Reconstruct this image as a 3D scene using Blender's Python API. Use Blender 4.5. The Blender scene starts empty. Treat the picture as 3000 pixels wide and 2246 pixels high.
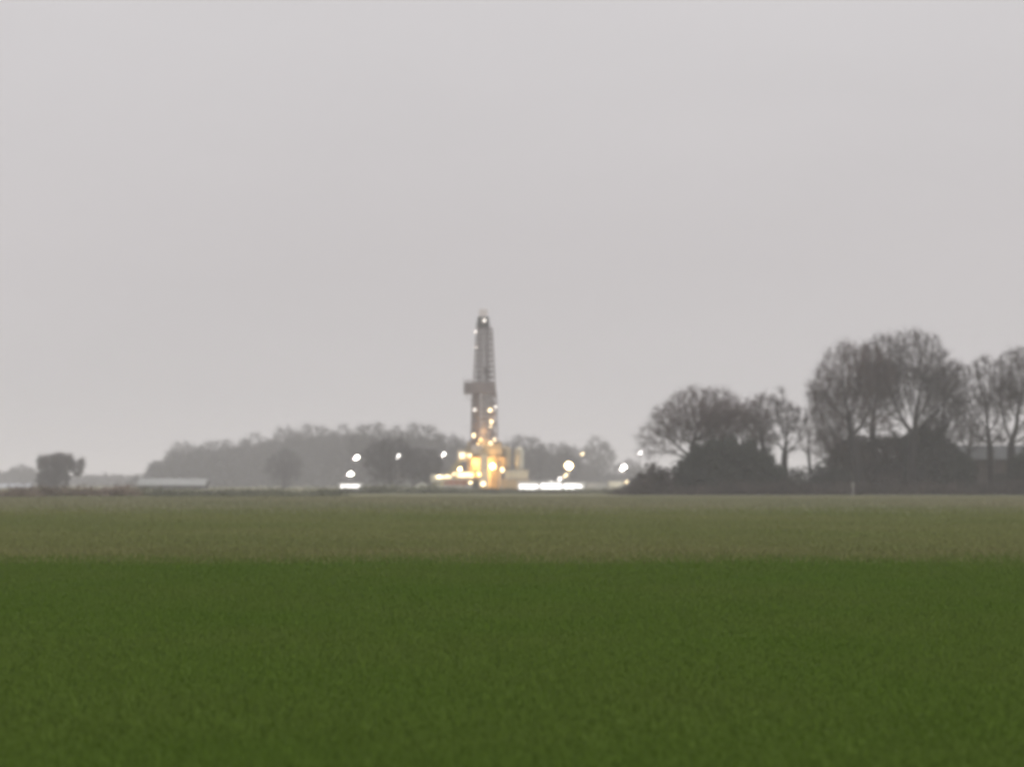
import bpy, math, random
import numpy as np
from mathutils import Vector
R = math.radians
C = bpy.context.scene.collection
sc = bpy.context.scene

# ------------------------------------------------------------------ camera
FPX = 8507.0          # focal length in photograph pixels (3000 wide)
HOR = 1415.0          # row of the true horizon
H = 1.7               # eye height
cam_d = bpy.data.cameras.new('camera')
cam = bpy.data.objects.new('camera', cam_d); C.objects.link(cam)
cam_d.sensor_width = 36.0
cam_d.lens = 36.0 * FPX / 3000.0
cam_d.clip_start = 0.1; cam_d.clip_end = 40000
cam.location = (0, 0, H)
cam.rotation_euler = (R(90) + math.atan((HOR - 1123.0) / FPX), 0, 0)
cam_d.dof.use_dof = True                      # a hand-held phone that focused on the crop close by
cam_d.dof.focus_distance = 45.0
cam_d.dof.aperture_fstop = 1.65
sc.camera = cam

# ------------------------------------------------------------------ world: even overcast, brighter overhead
SUN_EL, SUN_AZ = 32.0, 250.0
world = bpy.data.worlds.new('World'); sc.world = world
world.use_nodes = True
nt = world.node_tree; nt.nodes.clear()
wo = nt.nodes.new('ShaderNodeOutputWorld'); bg = nt.nodes.new('ShaderNodeBackground')
tc = nt.nodes.new('ShaderNodeTexCoord'); sx = nt.nodes.new('ShaderNodeSeparateXYZ')
nt.links.new(tc.outputs['Generated'], sx.inputs[0])
cr = nt.nodes.new('ShaderNodeValToRGB')
nt.links.new(sx.outputs['Z'], cr.inputs[0])
el = cr.color_ramp.elements
el[0].position = 0.0; el[0].color = (0.545, 0.522, 0.530, 1)
el[1].position = 1.0; el[1].color = (1.50, 1.50, 1.53, 1)
for p, c in ((0.03, (0.560, 0.538, 0.545)), (0.08, (0.588, 0.560, 0.570)), (0.165, (0.635, 0.612, 0.624)), (0.4, (0.98, 0.98, 1.0))):
    e = el.new(p); e.color = (*c, 1)
mp = nt.nodes.new('ShaderNodeMapping'); mp.inputs['Scale'].default_value = (1.2, 1.2, 4.0)
nt.links.new(tc.outputs['Generated'], mp.inputs[0])
nz = nt.nodes.new('ShaderNodeTexNoise'); nz.inputs['Scale'].default_value = 2.2; nz.inputs['Detail'].default_value = 4
nt.links.new(mp.outputs[0], nz.inputs['Vector'])
mr = nt.nodes.new('ShaderNodeMapRange'); mr.inputs[3].default_value = 0.955; mr.inputs[4].default_value = 1.045
mr.inputs[1].default_value = 0.3; mr.inputs[2].default_value = 0.7
nt.links.new(nz.outputs[0], mr.inputs[0])
vm = nt.nodes.new('ShaderNodeVectorMath'); vm.operation = 'SCALE'
nt.links.new(cr.outputs[0], vm.inputs[0]); nt.links.new(mr.outputs[0], vm.inputs['Scale'])
nt.links.new(vm.outputs[0], bg.inputs[0]); bg.inputs[1].default_value = 1.0
nt.links.new(bg.outputs[0], wo.inputs[0])

sun_d = bpy.data.lights.new('sun', 'SUN'); sun_d.energy = 0.5; sun_d.angle = R(25); sun_d.color = (1, 0.96, 0.9)
sun = bpy.data.objects.new('sun', sun_d); C.objects.link(sun)
sun.rotation_euler = (R(90 - SUN_EL), 0, R(SUN_AZ - 180))

sc.view_settings.view_transform = 'Standard'; sc.view_settings.look = 'None'
sc.view_settings.exposure = 0.0; sc.view_settings.gamma = 1.0
sc.cycles.use_denoising = True
sc.cycles.pixel_filter_type = 'BLACKMAN_HARRIS'; sc.cycles.filter_width = 3.4
sc.cycles.max_bounces = 5; sc.cycles.diffuse_bounces = 2; sc.cycles.glossy_bounces = 2
sc.cycles.transparent_max_bounces = 8; sc.cycles.volume_bounces = 2
sc.cycles.sample_clamp_indirect = 3.0
sc.cycles.sample_clamp_direct = 0.0

HAZE_DENSITY = 0.00036
HAZE_COLOR = (0.98, 0.948, 0.958, 1)

# ------------------------------------------------------------------ helpers
def PX(px, Y): return (px - 1500.0) / FPX * Y
def PZ(py, Y): return H + (HOR - py) / FPX * Y
def M(Y): return Y / FPX                      # metres in one photograph pixel at distance Y

def mat(name, col, rough=0.85, var=0.15, scale=3.0, metal=0.0, emit=None, bump=0.0, col2=None):
    m = bpy.data.materials.new(name); m.use_nodes = True
    n = m.node_tree.nodes; l = m.node_tree.links
    b = n['Principled BSDF']
    b.inputs['Roughness'].default_value = rough; b.inputs['Metallic'].default_value = metal
    b.inputs['Specular IOR Level'].default_value = 0.25
    if emit:
        b.inputs['Base Color'].default_value = (*col, 1)
        b.inputs['Emission Color'].default_value = (*col, 1)
        b.inputs['Emission Strength'].default_value = emit
        return m
    t = n.new('ShaderNodeTexCoord'); z = n.new('ShaderNodeTexNoise')
    z.inputs['Scale'].default_value = scale; z.inputs['Detail'].default_value = 5
    l.new(t.outputs['Object'], z.inputs['Vector'])
    r = n.new('ShaderNodeValToRGB'); l.new(z.outputs[0], r.inputs[0])
    c2 = col2 or tuple(x * (1 + var) for x in col)
    c1 = col if col2 else tuple(x * (1 - var) for x in col)
    r.color_ramp.elements[0].position = 0.35; r.color_ramp.elements[0].color = (*c1, 1)
    r.color_ramp.elements[1].position = 0.65; r.color_ramp.elements[1].color = (*c2, 1)
    l.new(r.outputs[0], b.inputs['Base Color'])
    if bump:
        bp = n.new('ShaderNodeBump'); bp.inputs['Strength'].default_value = bump
        l.new(z.outputs[0], bp.inputs['Height']); l.new(bp.outputs[0], b.inputs['Normal'])
    return m

def mesh_obj(name, V, F, m, parent=None, loc=None):
    """V (n,3) array, F (k,3|4) int array or a list of faces"""
    me = bpy.data.meshes.new(name)
    V = np.asarray(V, dtype=np.float32)
    if isinstance(F, np.ndarray):
        k, s = F.shape
        me.vertices.add(len(V)); me.vertices.foreach_set('co', V.ravel())
        me.loops.add(k * s); me.loops.foreach_set('vertex_index', F.astype(np.int32).ravel())
        me.polygons.add(k); me.polygons.foreach_set('loop_start', np.arange(0, k * s, s, dtype=np.int32))
        me.update(calc_edges=True)
    else:
        me.from_pydata([tuple(map(float, v)) for v in V], [], F); me.update()
    me.materials.append(m)
    o = bpy.data.objects.new(name, me); C.objects.link(o)
    if parent is not None: o.parent = parent
    if loc is not None: o.location = loc
    return o

def tag(o, label=None, cat=None, group=None, kind=None):
    if label: o['label'] = label
    if cat: o['category'] = cat
    if group: o['group'] = group
    if kind: o['kind'] = kind
    return o

def thing(name, loc, label, cat, group=None, rz=0.0):
    o = bpy.data.objects.new(name, None); C.objects.link(o)
    o.location = loc; o.rotation_euler = (0, 0, rz); o.empty_display_size = 0.5
    return tag(o, label, cat, group)

class MB:
    """collects boxes, bars and tubes into one mesh"""
    def __init__(s): s.v = []; s.f = []
    def add(s, V, F):
        b = len(s.v); s.v += [tuple(v) for v in V]; s.f += [tuple(i + b for i in f) for f in F]; return s
    def box(s, x0, x1, y0, y1, z0, z1):
        V = [(x0,y0,z0),(x1,y0,z0),(x1,y1,z0),(x0,y1,z0),(x0,y0,z1),(x1,y0,z1),(x1,y1,z1),(x0,y1,z1)]
        return s.add(V, [(0,3,2,1),(4,5,6,7),(0,1,5,4),(1,2,6,5),(2,3,7,6),(3,0,4,7)])
    def bar(s, a, b, r, n=4, r2=None):
        a = Vector(a); b = Vector(b); d = (b - a).normalized(); r2 = r if r2 is None else r2
        u = d.cross(Vector((0,0,1)) if abs(d.z) < .95 else Vector((1,0,0))).normalized(); w = d.cross(u)
        V = []
        for p, rr in ((a, r), (b, r2)):
            for k in range(n):
                t = 2 * math.pi * (k + .5) / n
                V.append(p + u * math.cos(t) * rr + w * math.sin(t) * rr)
        F = [(k, (k+1) % n, n + (k+1) % n, n + k) for k in range(n)]
        F += [tuple(range(n))[::-1], tuple(range(n, 2*n))]
        return s.add(V, F)
    def prism(s, prof, y0, y1):                     # profile in x,z drawn along y
        n = len(prof)
        V = [(x, y0, z) for x, z in prof] + [(x, y1, z) for x, z in prof]
        F = [(k, (k+1) % n, n + (k+1) % n, n + k) for k in range(n)] + [tuple(range(n))[::-1], tuple(range(n, 2*n))]
        return s.add(V, F)
    def ball(s, c, r, nu=10, nv=6, sx=1, sy=1, sz=1):
        V = [(c[0], c[1], c[2] + r*sz)]
        for i in range(1, nv):
            t = math.pi * i / nv
            for k in range(nu):
                p = 2 * math.pi * k / nu
                V.append((c[0] + r*sx*math.sin(t)*math.cos(p), c[1] + r*sy*math.sin(t)*math.sin(p), c[2] + r*sz*math.cos(t)))
        V.append((c[0], c[1], c[2] - r*sz)); L = len(V) - 1
        F = [(0, 1 + k, 1 + (k+1) % nu) for k in range(nu)]
        for i in range(nv - 2):
            a = 1 + i*nu
            F += [(a + k, a + nu + k, a + nu + (k+1) % nu, a + (k+1) % nu) for k in range(nu)]
        a = 1 + (nv - 2)*nu
        F += [(a + k, L, a + (k+1) % nu) for k in range(nu)]
        return s.add(V, F)
    def build(s, name, m, parent=None, loc=None):
        return mesh_obj(name, s.v, s.f, m, parent, loc)

def rot_basis(D, rng):
    """D (n,3) unit -> two perpendicular unit vectors"""
    A = rng.normal(size=D.shape); U = np.cross(D, A); U /= np.linalg.norm(U, axis=1)[:, None] + 1e-9
    return U, np.cross(D, U)

def cones(P, Q, r0, r1, rng, n=3):
    """tapered tubes from P to Q, open ended: (V, F)"""
    D = Q - P; L = np.linalg.norm(D, axis=1)[:, None] + 1e-9; D = D / L
    U, W = rot_basis(D, rng); k = len(P)
    V = np.empty((k, 2*n, 3))
    for j in range(n):
        t = 2*math.pi*j/n; o = U*math.cos(t) + W*math.sin(t)
        V[:, j] = P + o*r0[:, None]; V[:, n+j] = Q + o*r1[:, None]
    base = (np.arange(k)*2*n)[:, None]
    F = np.concatenate([base + np.array([[j, (j+1) % n, n + (j+1) % n, n+j]]) for j in range(n)])
    return V.reshape(-1, 3), F

def spikes(P, Q, r0, rng):
    """twigs: three-sided cones that end in a point"""
    D = Q - P; D = D / (np.linalg.norm(D, axis=1)[:, None] + 1e-9)
    U, W = rot_basis(D, rng); k = len(P); V = np.empty((k, 4, 3))
    for j in range(3):
        t = 2*math.pi*j/3; V[:, j] = P + (U*math.cos(t) + W*math.sin(t))*r0[:, None]
    V[:, 3] = Q
    b = (np.arange(k)*4)[:, None]
    F = np.concatenate([b + np.array([[j, (j+1) % 3, 3]]) for j in range(3)])
    return V.reshape(-1, 3), F

def blob_pts(blobs, n, rng, shell=0.0):
    """random points in a union of ellipsoids (cx,cy,cz,rx,ry,rz)"""
    B = np.array(blobs, float); w = B[:, 3]*B[:, 4]*B[:, 5]; w = w**0.8; w /= w.sum()
    i = rng.choice(len(B), n, p=w)
    d = rng.normal(size=(n, 3)); d /= np.linalg.norm(d, axis=1)[:, None]
    r = rng.random(n)**(1/3.)
    r = np.where(rng.random(n) < shell, 0.82 + 0.18*rng.random(n), r)
    return B[i, :3] + d*r[:, None]*B[i, 3:]

# ------------------------------------------------------------------ materials
bark = mat('bark', (0.026, 0.022, 0.021), 0.95, 0.25, 2.0)
twig = mat('twigs', (0.068, 0.055, 0.054), 0.95, 0.3, 0.4)
twig_red = mat('reddish_twigs', (0.095, 0.068, 0.066), 0.95, 0.25, 0.5)
far_twig = mat('far_twigs', (0.052, 0.047, 0.050), 0.95, 0.3, 0.15)
evergreen = mat('evergreen_leaves', (0.026, 0.030, 0.022), 0.9, 0.4, 0.5)
bramble = mat('bramble_stems', (0.060, 0.047, 0.040), 0.95, 0.35, 0.35)
brown_hedge = mat('brown_hedge', (0.19, 0.150, 0.120), 0.95, 0.3, 0.2)
olive_hedge = mat('olive_hedge', (0.15, 0.15, 0.105), 0.95, 0.3, 0.2)
ivy = mat('ivy_leaves', (0.036, 0.037, 0.032), 0.9, 0.35, 0.6)

# ------------------------------------------------------------------ trees
def grow(base, top_of_trunk, attract, step, infl, kill, rng, iters=140, wobble=0.12, lean=None):
    base = np.array(base, float); tt = np.array(top_of_trunk, float)
    L = np.linalg.norm(tt - base); k = max(2, int(L/step))
    P = [base + (tt-base)*i/k + (rng.normal(size=3)*0.05*step if 0 < i < k else 0) for i in range(k+1)]
    par = [-1] + list(range(k)); P = list(P)
    A = attract.copy(); nd = np.full(len(A), 1e9); ni = np.zeros(len(A), int)
    def upd(start):
        nonlocal nd, ni
        for s in range(start, len(P), 400):
            Q = np.array(P[s:s+400]); D = np.linalg.norm(A[:, None] - Q[None], axis=2)
            j = D.argmin(1); d = D[np.arange(len(A)), j]; b = d < nd
            nd[b] = d[b]; ni[b] = j[b] + s
    upd(0)
    seen = set()
    for it in range(iters):
        if not len(A): break
        a = nd < infl
        if not a.any(): infl *= 1.4; continue
        Pn = np.array(P); dirs = {}
        V = A[a] - Pn[ni[a]]; V /= np.linalg.norm(V, axis=1)[:, None] + 1e-9
        idx = ni[a]; u, inv = np.unique(idx, return_inverse=True)
        S = np.zeros((len(u), 3)); np.add.at(S, inv, V)
        S /= np.linalg.norm(S, axis=1)[:, None] + 1e-9
        # keep the heading of the parent branch: smoother limbs
        pp = np.array([par[i] for i in u]); h = Pn[u] - Pn[np.maximum(pp, 0)]; h /= np.linalg.norm(h, axis=1)[:, None] + 1e-9
        rad = Pn[u] - (tt - np.array([0, 0, 2.5*step])); rad /= np.linalg.norm(rad, axis=1)[:, None] + 1e-9
        S = S + 0.6*h + 0.35*rad + rng.normal(size=S.shape)*wobble; S[:, 2] += 0.05
        S /= np.linalg.norm(S, axis=1)[:, None] + 1e-9
        st = len(P); added = 0
        for q, i in enumerate(u):
            new = Pn[i] + S[q]*step
            key = (int(i), round(float(S[q, 0]), 1), round(float(S[q, 1]), 1), round(float(S[q, 2]), 1))
            if key in seen: continue
            seen.add(key); P.append(new); par.append(int(i)); added += 1
        if not added: infl *= 0.9; kill *= 1.1
        upd(st)
        keep = nd > kill
        A = A[keep]; nd = nd[keep]; ni = ni[keep]
    return np.array(P), np.array(par)

def radii(P, par, tip, e=2.35, maxr=None):
    r = np.full(len(P), 0.0)
    kids = np.zeros(len(P), int)
    for i in range(len(P)-1, 0, -1):
        if kids[i] == 0: r[i] = tip**e
        kids[par[i]] += 1; r[par[i]] += r[i]
    r = r**(1/e)
    if maxr: r = r * ((maxr*1.15/r[0]) ** np.clip((r/r[0])**.8, 0, 1))
    return r, kids

def tree(name, base, trunk_top, blobs, label, cat='tree', n_att=2200, step=0.45, tip=0.020, twigs=5, tl=(0.4, 1.1),
         tw=0.016, m_twig=None, seed=1, fill=27, fr=0.016, fl=3.6, fuzz=.45, low=.34, group=None, maxr=0.55, shell=0.12, kill=None):
    rng = np.random.default_rng(seed)
    base = np.array(base, float)
    A = blob_pts(blobs, n_att, rng, shell) - base
    P, par = grow((0, 0, -0.1), np.array(trunk_top, float) - base, A, step, step*14, kill or step*1.7, rng)
    r, kids = radii(P, par, tip, maxr=maxr)
    # root flare
    r[:3] *= np.array([1.5, 1.25, 1.1])[:len(r[:3])]
    c = np.arange(1, len(P)); p = par[1:]
    thick = r[c] > 0.085
    t = thing(name, tuple(base), label, cat, group)
    rp = np.minimum(r[p], r[c]*1.35)
    V, F = cones(P[p][thick], P[c][thick], rp[thick], r[c][thick], rng, 7)
    mesh_obj('trunk', V, F, bark, t)
    thin = ~thick
    V1, F1 = cones(P[p][thin], P[c][thin], rp[thin], r[c][thin], rng, 3)
    # fine twigs on all thin nodes
    nodes = c[r[c] < max(.06, tip*2.2)]
    src = np.repeat(nodes, twigs)
    h = P[src] - P[par[src]]; h /= np.linalg.norm(h, axis=1)[:, None] + 1e-9
    d = h*0.8 + rng.normal(size=h.shape)*0.65; d[:, 2] += 0.15; d /= np.linalg.norm(d, axis=1)[:, None]
    ln = rng.uniform(tl[0], tl[1], len(src))
    Q = P[src] + d*ln[:, None]
    V2, F2 = spikes(P[src], Q, np.full(len(src), tw), rng)
    F1t = np.concatenate([F1[:, [0, 1, 2]], F1[:, [0, 2, 3]]])
    # fine twigs that spread from the nearest branch through the rest of the crown
    fill = int(fill*sum(b[3]*b[5] for b in blobs)*math.pi)
    ck = max(12, fill//30); cc = blob_pts(blobs, ck, rng, .30) - base; sc_ = float(np.mean([b[3] for b in blobs]))*.19
    T = np.where(rng.random(fill)[:, None] < .72, cc[rng.integers(0, ck, fill)] + rng.normal(size=(fill, 3))*sc_, blob_pts(blobs, fill, rng, .25) - base + rng.normal(size=(fill, 3))*fuzz)
    z0_ = min(b[2]-b[5] for b in blobs) - base[2]; z1_ = max(b[2]+b[5] for b in blobs) - base[2]
    zr_ = np.clip(((T[:, 2]-z0_)/(z1_-z0_) - .15)/.4, 0, 1); T = T[rng.random(fill) < low + (1-low)*zr_]; fill = len(T)
    nn = P[nodes]; best = np.empty(fill, int); bd = np.empty(fill)
    for s in range(0, fill, 500):
        Dm = np.linalg.norm(T[s:s+500, None] - nn[None], axis=2); j = Dm.argmin(1); best[s:s+500] = j; bd[s:s+500] = Dm[np.arange(len(j)), j]
    ok = (bd < fl) & (T[:, 2] > .4); T = T[ok]; S = nn[best[ok]]
    mid = S + (T-S)*.5 + rng.normal(size=T.shape)*.10*bd[ok][:, None]
    k = len(T); V3, F3 = cones(S, mid, np.full(k, fr*1.3), np.full(k, fr), rng, 3); F3 = np.concatenate([F3[:, [0, 1, 2]], F3[:, [0, 2, 3]]])
    V4, F4 = spikes(mid, T, np.full(k, fr), rng)
    src = np.concatenate([mid, T*.6+mid*.4, mid]); d = np.concatenate([T-mid]*3); d /= np.linalg.norm(d, axis=1)[:, None] + 1e-9
    d = d + rng.normal(size=d.shape)*.7; d /= np.linalg.norm(d, axis=1)[:, None]
    V5, F5 = spikes(src, src + d*rng.uniform(tl[0], tl[1], len(src))[:, None], np.full(len(src), fr*.85), rng)
    Vs, Fs, off = [], [], 0
    for v, f in ((V1, F1t), (V2, F2), (V3, F3), (V4, F4), (V5, F5)): Vs.append(v); Fs.append(f + off); off += len(v)
    mesh_obj('crown', np.concatenate(Vs), np.concatenate(Fs), m_twig or twig, t)
    return t

def copy_tree(o, loc, scale, rz, label, group=None):
    c = o.copy(); C.objects.link(c); c.location = loc; c.scale = scale; c.rotation_euler = (0, 0, rz)
    c['label'] = label
    if group: c['group'] = group
    for ch in [x for x in bpy.data.objects if x.parent is o]:
        d = ch.copy(); C.objects.link(d); d.parent = c
    return c

def leaf_cloud(blobs, n, size, rng, shell=0.5, zmin=0.02, lump=0.9):
    """small leaf-like faces through a bush, gathered in clumps"""
    k = max(8, n//18)
    cen = blob_pts(blobs, k, rng, shell)
    P = cen[rng.integers(0, k, n)] + rng.normal(size=(n, 3))*lump*np.array([1, 1, .7])*0.5
    P = P[P[:, 2] > zmin]; n = len(P)
    D = rng.normal(size=(n, 3)); D /= np.linalg.norm(D, axis=1)[:, None]
    U, W = rot_basis(D, rng); s = rng.uniform(.55, 1.3, n)[:, None]*size
    V = np.stack([P - U*s, P + W*s*.55, P + U*s, P - W*s*.55], 1).reshape(-1, 3)
    F = np.arange(n*4).reshape(-1, 4)
    return V, F

def bush(name, px0, px1, pytop, Y, label, m=None, n=6000, size=0.16, depth=None, seed=3, prof=None, cat='bush', group=None, zbase=0.0, twiggy=True):
    """prof: list of (px, pytop) giving the outline of the bush"""
    rng = np.random.default_rng(seed)
    prof = prof or [(px0 + (px1-px0)*k, pytop + (1-math.sqrt(max(0, 1-(2*k-1)**2)))*(1440-pytop)*.55) for k in (.12, .3, .5, .7, .88)]
    W = (px1-px0)*M(Y); dp = depth or W*0.35
    xs = [p[0] for p in prof]; base = np.array([PX((px0+px1)/2, Y), Y, zbase])
    bl = []
    sp = (px1-px0)*M(Y)/len(prof)
    for px, py in prof:
        top = max(.35, PZ(py, Y) - zbase); x = PX(px, Y) - base[0]
        bl.append((x, 0, top*0.5, sp*0.72, dp, top*0.5))
        bl.append((x, 0, top*0.2, sp*0.8, dp*1.05, top*0.22))
    t = thing(name, tuple(base), label, cat, group)
    V, F = leaf_cloud(bl, int(n*(1.6 if cat == 'bush' else 1.2)), size*(1.35 if cat == 'bush' else 1), rng)
    foliage = mesh_obj('foliage', V, F, m or evergreen, t)
    if cat == 'hedge': return t
    # stems and twigs poking out
    k = max(30, n//22)
    tops = blob_pts(bl, k, rng, .9); tops = tops[tops[:, 2] > .1]
    roots = tops*np.array([0.75, .6, 0.0]) + np.array([0, 0, 0.0])
    mid = tops*np.array([.93, .9, .6])
    V1, F1 = cones(roots, mid, np.full(len(tops), .035), np.full(len(tops), .022), rng, 3)
    out = mid + (tops - mid)*rng.uniform(1.0, 1.35, len(tops))[:, None]
    V2, F2 = spikes(mid, out, np.full(len(tops), .022), rng)
    F1t = np.concatenate([F1[:, [0, 1, 2]], F1[:, [0, 2, 3]]])
    mesh_obj('stems', np.concatenate([V1, V2]), np.concatenate([F1t, F2+len(V1)]), bark, t)
    return t

#==CONTENT==
# ------------------------------------------------------------------ ground, fields
def ground_mat(name, ca, cb, cc=None, s1=0.05, s2=2.0, stretch=(1, 1), bump=0.4, amp=.2, edge=None):
    m = bpy.data.materials.new(name); m.use_nodes = True
    n = m.node_tree.nodes; l = m.node_tree.links; b = n['Principled BSDF']
    b.inputs['Roughness'].default_value = 1.0; b.inputs['Specular IOR Level'].default_value = 0.0
    g = n.new('ShaderNodeNewGeometry'); mp = n.new('ShaderNodeMapping')
    mp.inputs['Scale'].default_value = (stretch[0], stretch[1], 1)
    l.new(g.outputs['Position'], mp.inputs[0])
    def noise(s, d):
        z = n.new('ShaderNodeTexNoise'); z.inputs['Scale'].default_value = s; z.inputs['Detail'].default_value = d
        l.new(mp.outputs[0], z.inputs['Vector']); return z
    a = noise(s1, 6); f = noise(s2, 8)
    r = n.new('ShaderNodeMapRange'); r.inputs[1].default_value = .35; r.inputs[2].default_value = .65
    l.new(a.outputs[0], r.inputs[0])
    mx = n.new('ShaderNodeMix'); mx.data_type = 'RGBA'
    mx.inputs[6].default_value = (*ca, 1); mx.inputs[7].default_value = (*cb, 1)
    l.new(r.outputs[0], mx.inputs[0])
    r2 = n.new('ShaderNodeMapRange'); r2.inputs[1].default_value = .3; r2.inputs[2].default_value = .7
    r2.inputs[3].default_value = 1-amp; r2.inputs[4].default_value = 1+amp; l.new(f.outputs[0], r2.inputs[0])
    v = n.new('ShaderNodeVectorMath'); v.operation = 'SCALE'
    colour = mx.outputs[2]
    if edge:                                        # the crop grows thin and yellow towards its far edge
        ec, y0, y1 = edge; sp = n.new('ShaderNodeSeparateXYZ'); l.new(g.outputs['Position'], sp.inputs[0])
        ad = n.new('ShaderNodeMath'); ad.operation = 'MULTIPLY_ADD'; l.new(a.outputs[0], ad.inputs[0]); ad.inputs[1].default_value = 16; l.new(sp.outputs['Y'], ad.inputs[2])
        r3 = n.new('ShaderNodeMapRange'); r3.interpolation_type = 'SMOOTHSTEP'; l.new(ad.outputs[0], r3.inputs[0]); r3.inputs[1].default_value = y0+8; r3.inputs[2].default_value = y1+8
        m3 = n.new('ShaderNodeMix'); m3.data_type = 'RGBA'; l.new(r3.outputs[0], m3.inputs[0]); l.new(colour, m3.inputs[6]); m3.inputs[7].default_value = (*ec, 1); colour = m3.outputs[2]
    l.new(colour, v.inputs[0]); l.new(r2.outputs[0], v.inputs['Scale']); l.new(v.outputs[0], b.inputs['Base Color'])
    bp = n.new('ShaderNodeBump'); bp.inputs['Strength'].default_value = bump; bp.inputs['Distance'].default_value = .05
    l.new(f.outputs[0], bp.inputs['Height']); l.new(bp.outputs[0], b.inputs['Normal'])
    return m

m_far = ground_mat('far_ground', (0.150, 0.148, 0.090), (0.185, 0.168, 0.108), s1=0.012, s2=.4, stretch=(1, .5))
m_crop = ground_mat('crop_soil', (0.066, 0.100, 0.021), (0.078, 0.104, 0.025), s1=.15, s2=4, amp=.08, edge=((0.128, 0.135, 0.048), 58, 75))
m_past = ground_mat('pasture', (0.124, 0.136, 0.046), (0.146, 0.150, 0.058), s1=.06, s2=1.5, stretch=(1, .6))

def sheet(name, x0, x1, y0, y1, z, m, nx=1, wob=0.0, seed=0, wobf=None):
    rng = np.random.default_rng(seed)
    xs = np.linspace(x0, x1, nx+1)
    near = y0 + (rng.normal(size=nx+1)*wob if wob else 0); far = y1 + rng.normal(size=nx+1)*(wob if wobf is None else wobf)
    near = near*np.ones(nx+1); far = far*np.ones(nx+1)
    V = np.concatenate([np.stack([xs, near, np.full(nx+1, z)], 1), np.stack([xs, far, np.full(nx+1, z)], 1)])
    F = np.array([[i, i+1, nx+2+i, nx+1+i] for i in range(nx)])
    return tag(mesh_obj(name, V, F, m), kind='structure')

sheet('ground', -9000, 9000, -300, 9000, 0.0, m_far)
sheet('pasture_field', -400, 400, 69, 208, 0.008, m_past, 44, 0, 2, 15.0)
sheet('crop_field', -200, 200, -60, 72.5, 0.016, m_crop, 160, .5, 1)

# grass of the crop: single blades, standing in the field
def blades(name, y0, y1, dens0, yref, hgt, wid, m, label, cat, z, seed, power=1.2, margin=3.0, patch=0.0, tuft=0.0):
    rng = np.random.default_rng(seed)
    Xs, Ys = [], []
    y = y0
    while y < y1:
        dy = min(max(.5, y*.03), y1-y) or .5; hw = (y+dy)*.180 + margin
        k = int(dens0*(yref/y)**power*2*hw*dy)
        Xs.append(rng.uniform(-hw, hw, k)); Ys.append(rng.uniform(y, y+dy, k)); y += dy
    X = np.concatenate(Xs); Y = np.concatenate(Ys); n = len(X)
    if tuft:
        X = X + 0; k = max(1, n//14); ci = rng.integers(0, n, n)//14*14; ci = np.minimum(ci, n-1)
        X2 = X[ci] + rng.normal(size=n)*tuft; Y2 = Y[ci] + rng.normal(size=n)*tuft; X, Y = X2, np.clip(Y2, y0, y1)
    grow_ = (Y/yref)**.35
    h = hgt*rng.uniform(.55, 1.25, n)*(1 + .15*np.sin(X*.9 + 1.3*np.sin(Y*.31))*np.cos(Y*.5)); w = wid*rng.uniform(.7, 1.3, n)*grow_
    a = rng.uniform(0, math.pi, n); ux, uy = np.cos(a), np.sin(a)*.6
    lx, ly = rng.normal(size=n)*h*.5, rng.normal(size=n)*h*.5
    V = np.empty((n, 3, 3))
    V[:, 0] = np.stack([X - ux*w, Y - uy*w, np.full(n, z)], 1)
    V[:, 1] = np.stack([X + ux*w, Y + uy*w, np.full(n, z)], 1)
    V[:, 2] = np.stack([X + lx, Y + ly, z + h], 1)
    o = mesh_obj(name, V.reshape(-1, 3), np.arange(n*3).reshape(-1, 3), m)
    return tag(o, label, cat, kind='stuff')

def grass_mat(name, ca, cb, s1=.25, s2=6.0, edge=None):
    m = ground_mat(name, ca, cb, s1=s1, s2=s2, stretch=(1, .5), bump=0.0, amp=.07, edge=edge)
    return m
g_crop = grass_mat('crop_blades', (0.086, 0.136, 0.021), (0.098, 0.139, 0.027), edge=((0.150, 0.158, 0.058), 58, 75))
g_past = grass_mat('pasture_blades', (0.150, 0.170, 0.060), (0.185, 0.188, 0.076), .08, 1.0)
g_rough = grass_mat('rough_blades', (0.185, 0.19, 0.105), (0.245, 0.222, 0.14), .03, .6)
g_dry = grass_mat('dry_blades', (0.155, 0.158, 0.062), (0.20, 0.185, 0.085), .2, 2.0)
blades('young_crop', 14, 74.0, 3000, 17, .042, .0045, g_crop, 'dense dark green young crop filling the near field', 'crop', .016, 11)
blades('pasture_grass', 71.5, 205, 200, 73, .10, .018, g_past, 'olive green pasture grass beyond the near crop', 'grass', .008, 12, 1.0, 6)
blades('crop_stragglers', 72, 90, 60, 72, .10, .016, g_crop, 'green blades thinning out beyond the edge of the crop', 'grass', .01, 16, 7.0, 4)
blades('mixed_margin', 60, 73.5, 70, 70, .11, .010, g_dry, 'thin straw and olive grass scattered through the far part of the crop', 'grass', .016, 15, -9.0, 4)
blades('verge_grass', 72.0, 84, 60, 73, .09, .014, g_dry, 'straw coloured strip of rough grass along the far edge of the crop', 'grass', .010, 13, 1.0, 4, tuft=.12)
blades('rough_grass', 150, 224, 14, 224, .22, .045, g_rough, 'patchy brownish rough grass mixing into the far side of the pasture', 'grass', .0, 17, -6.0, 10)
blades('rough_grass', 213, 330, 22, 220, .30, .05, g_rough,
       'brownish rough grass in front of the far hedges', 'grass', .0, 14, 1.0, 10)

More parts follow.
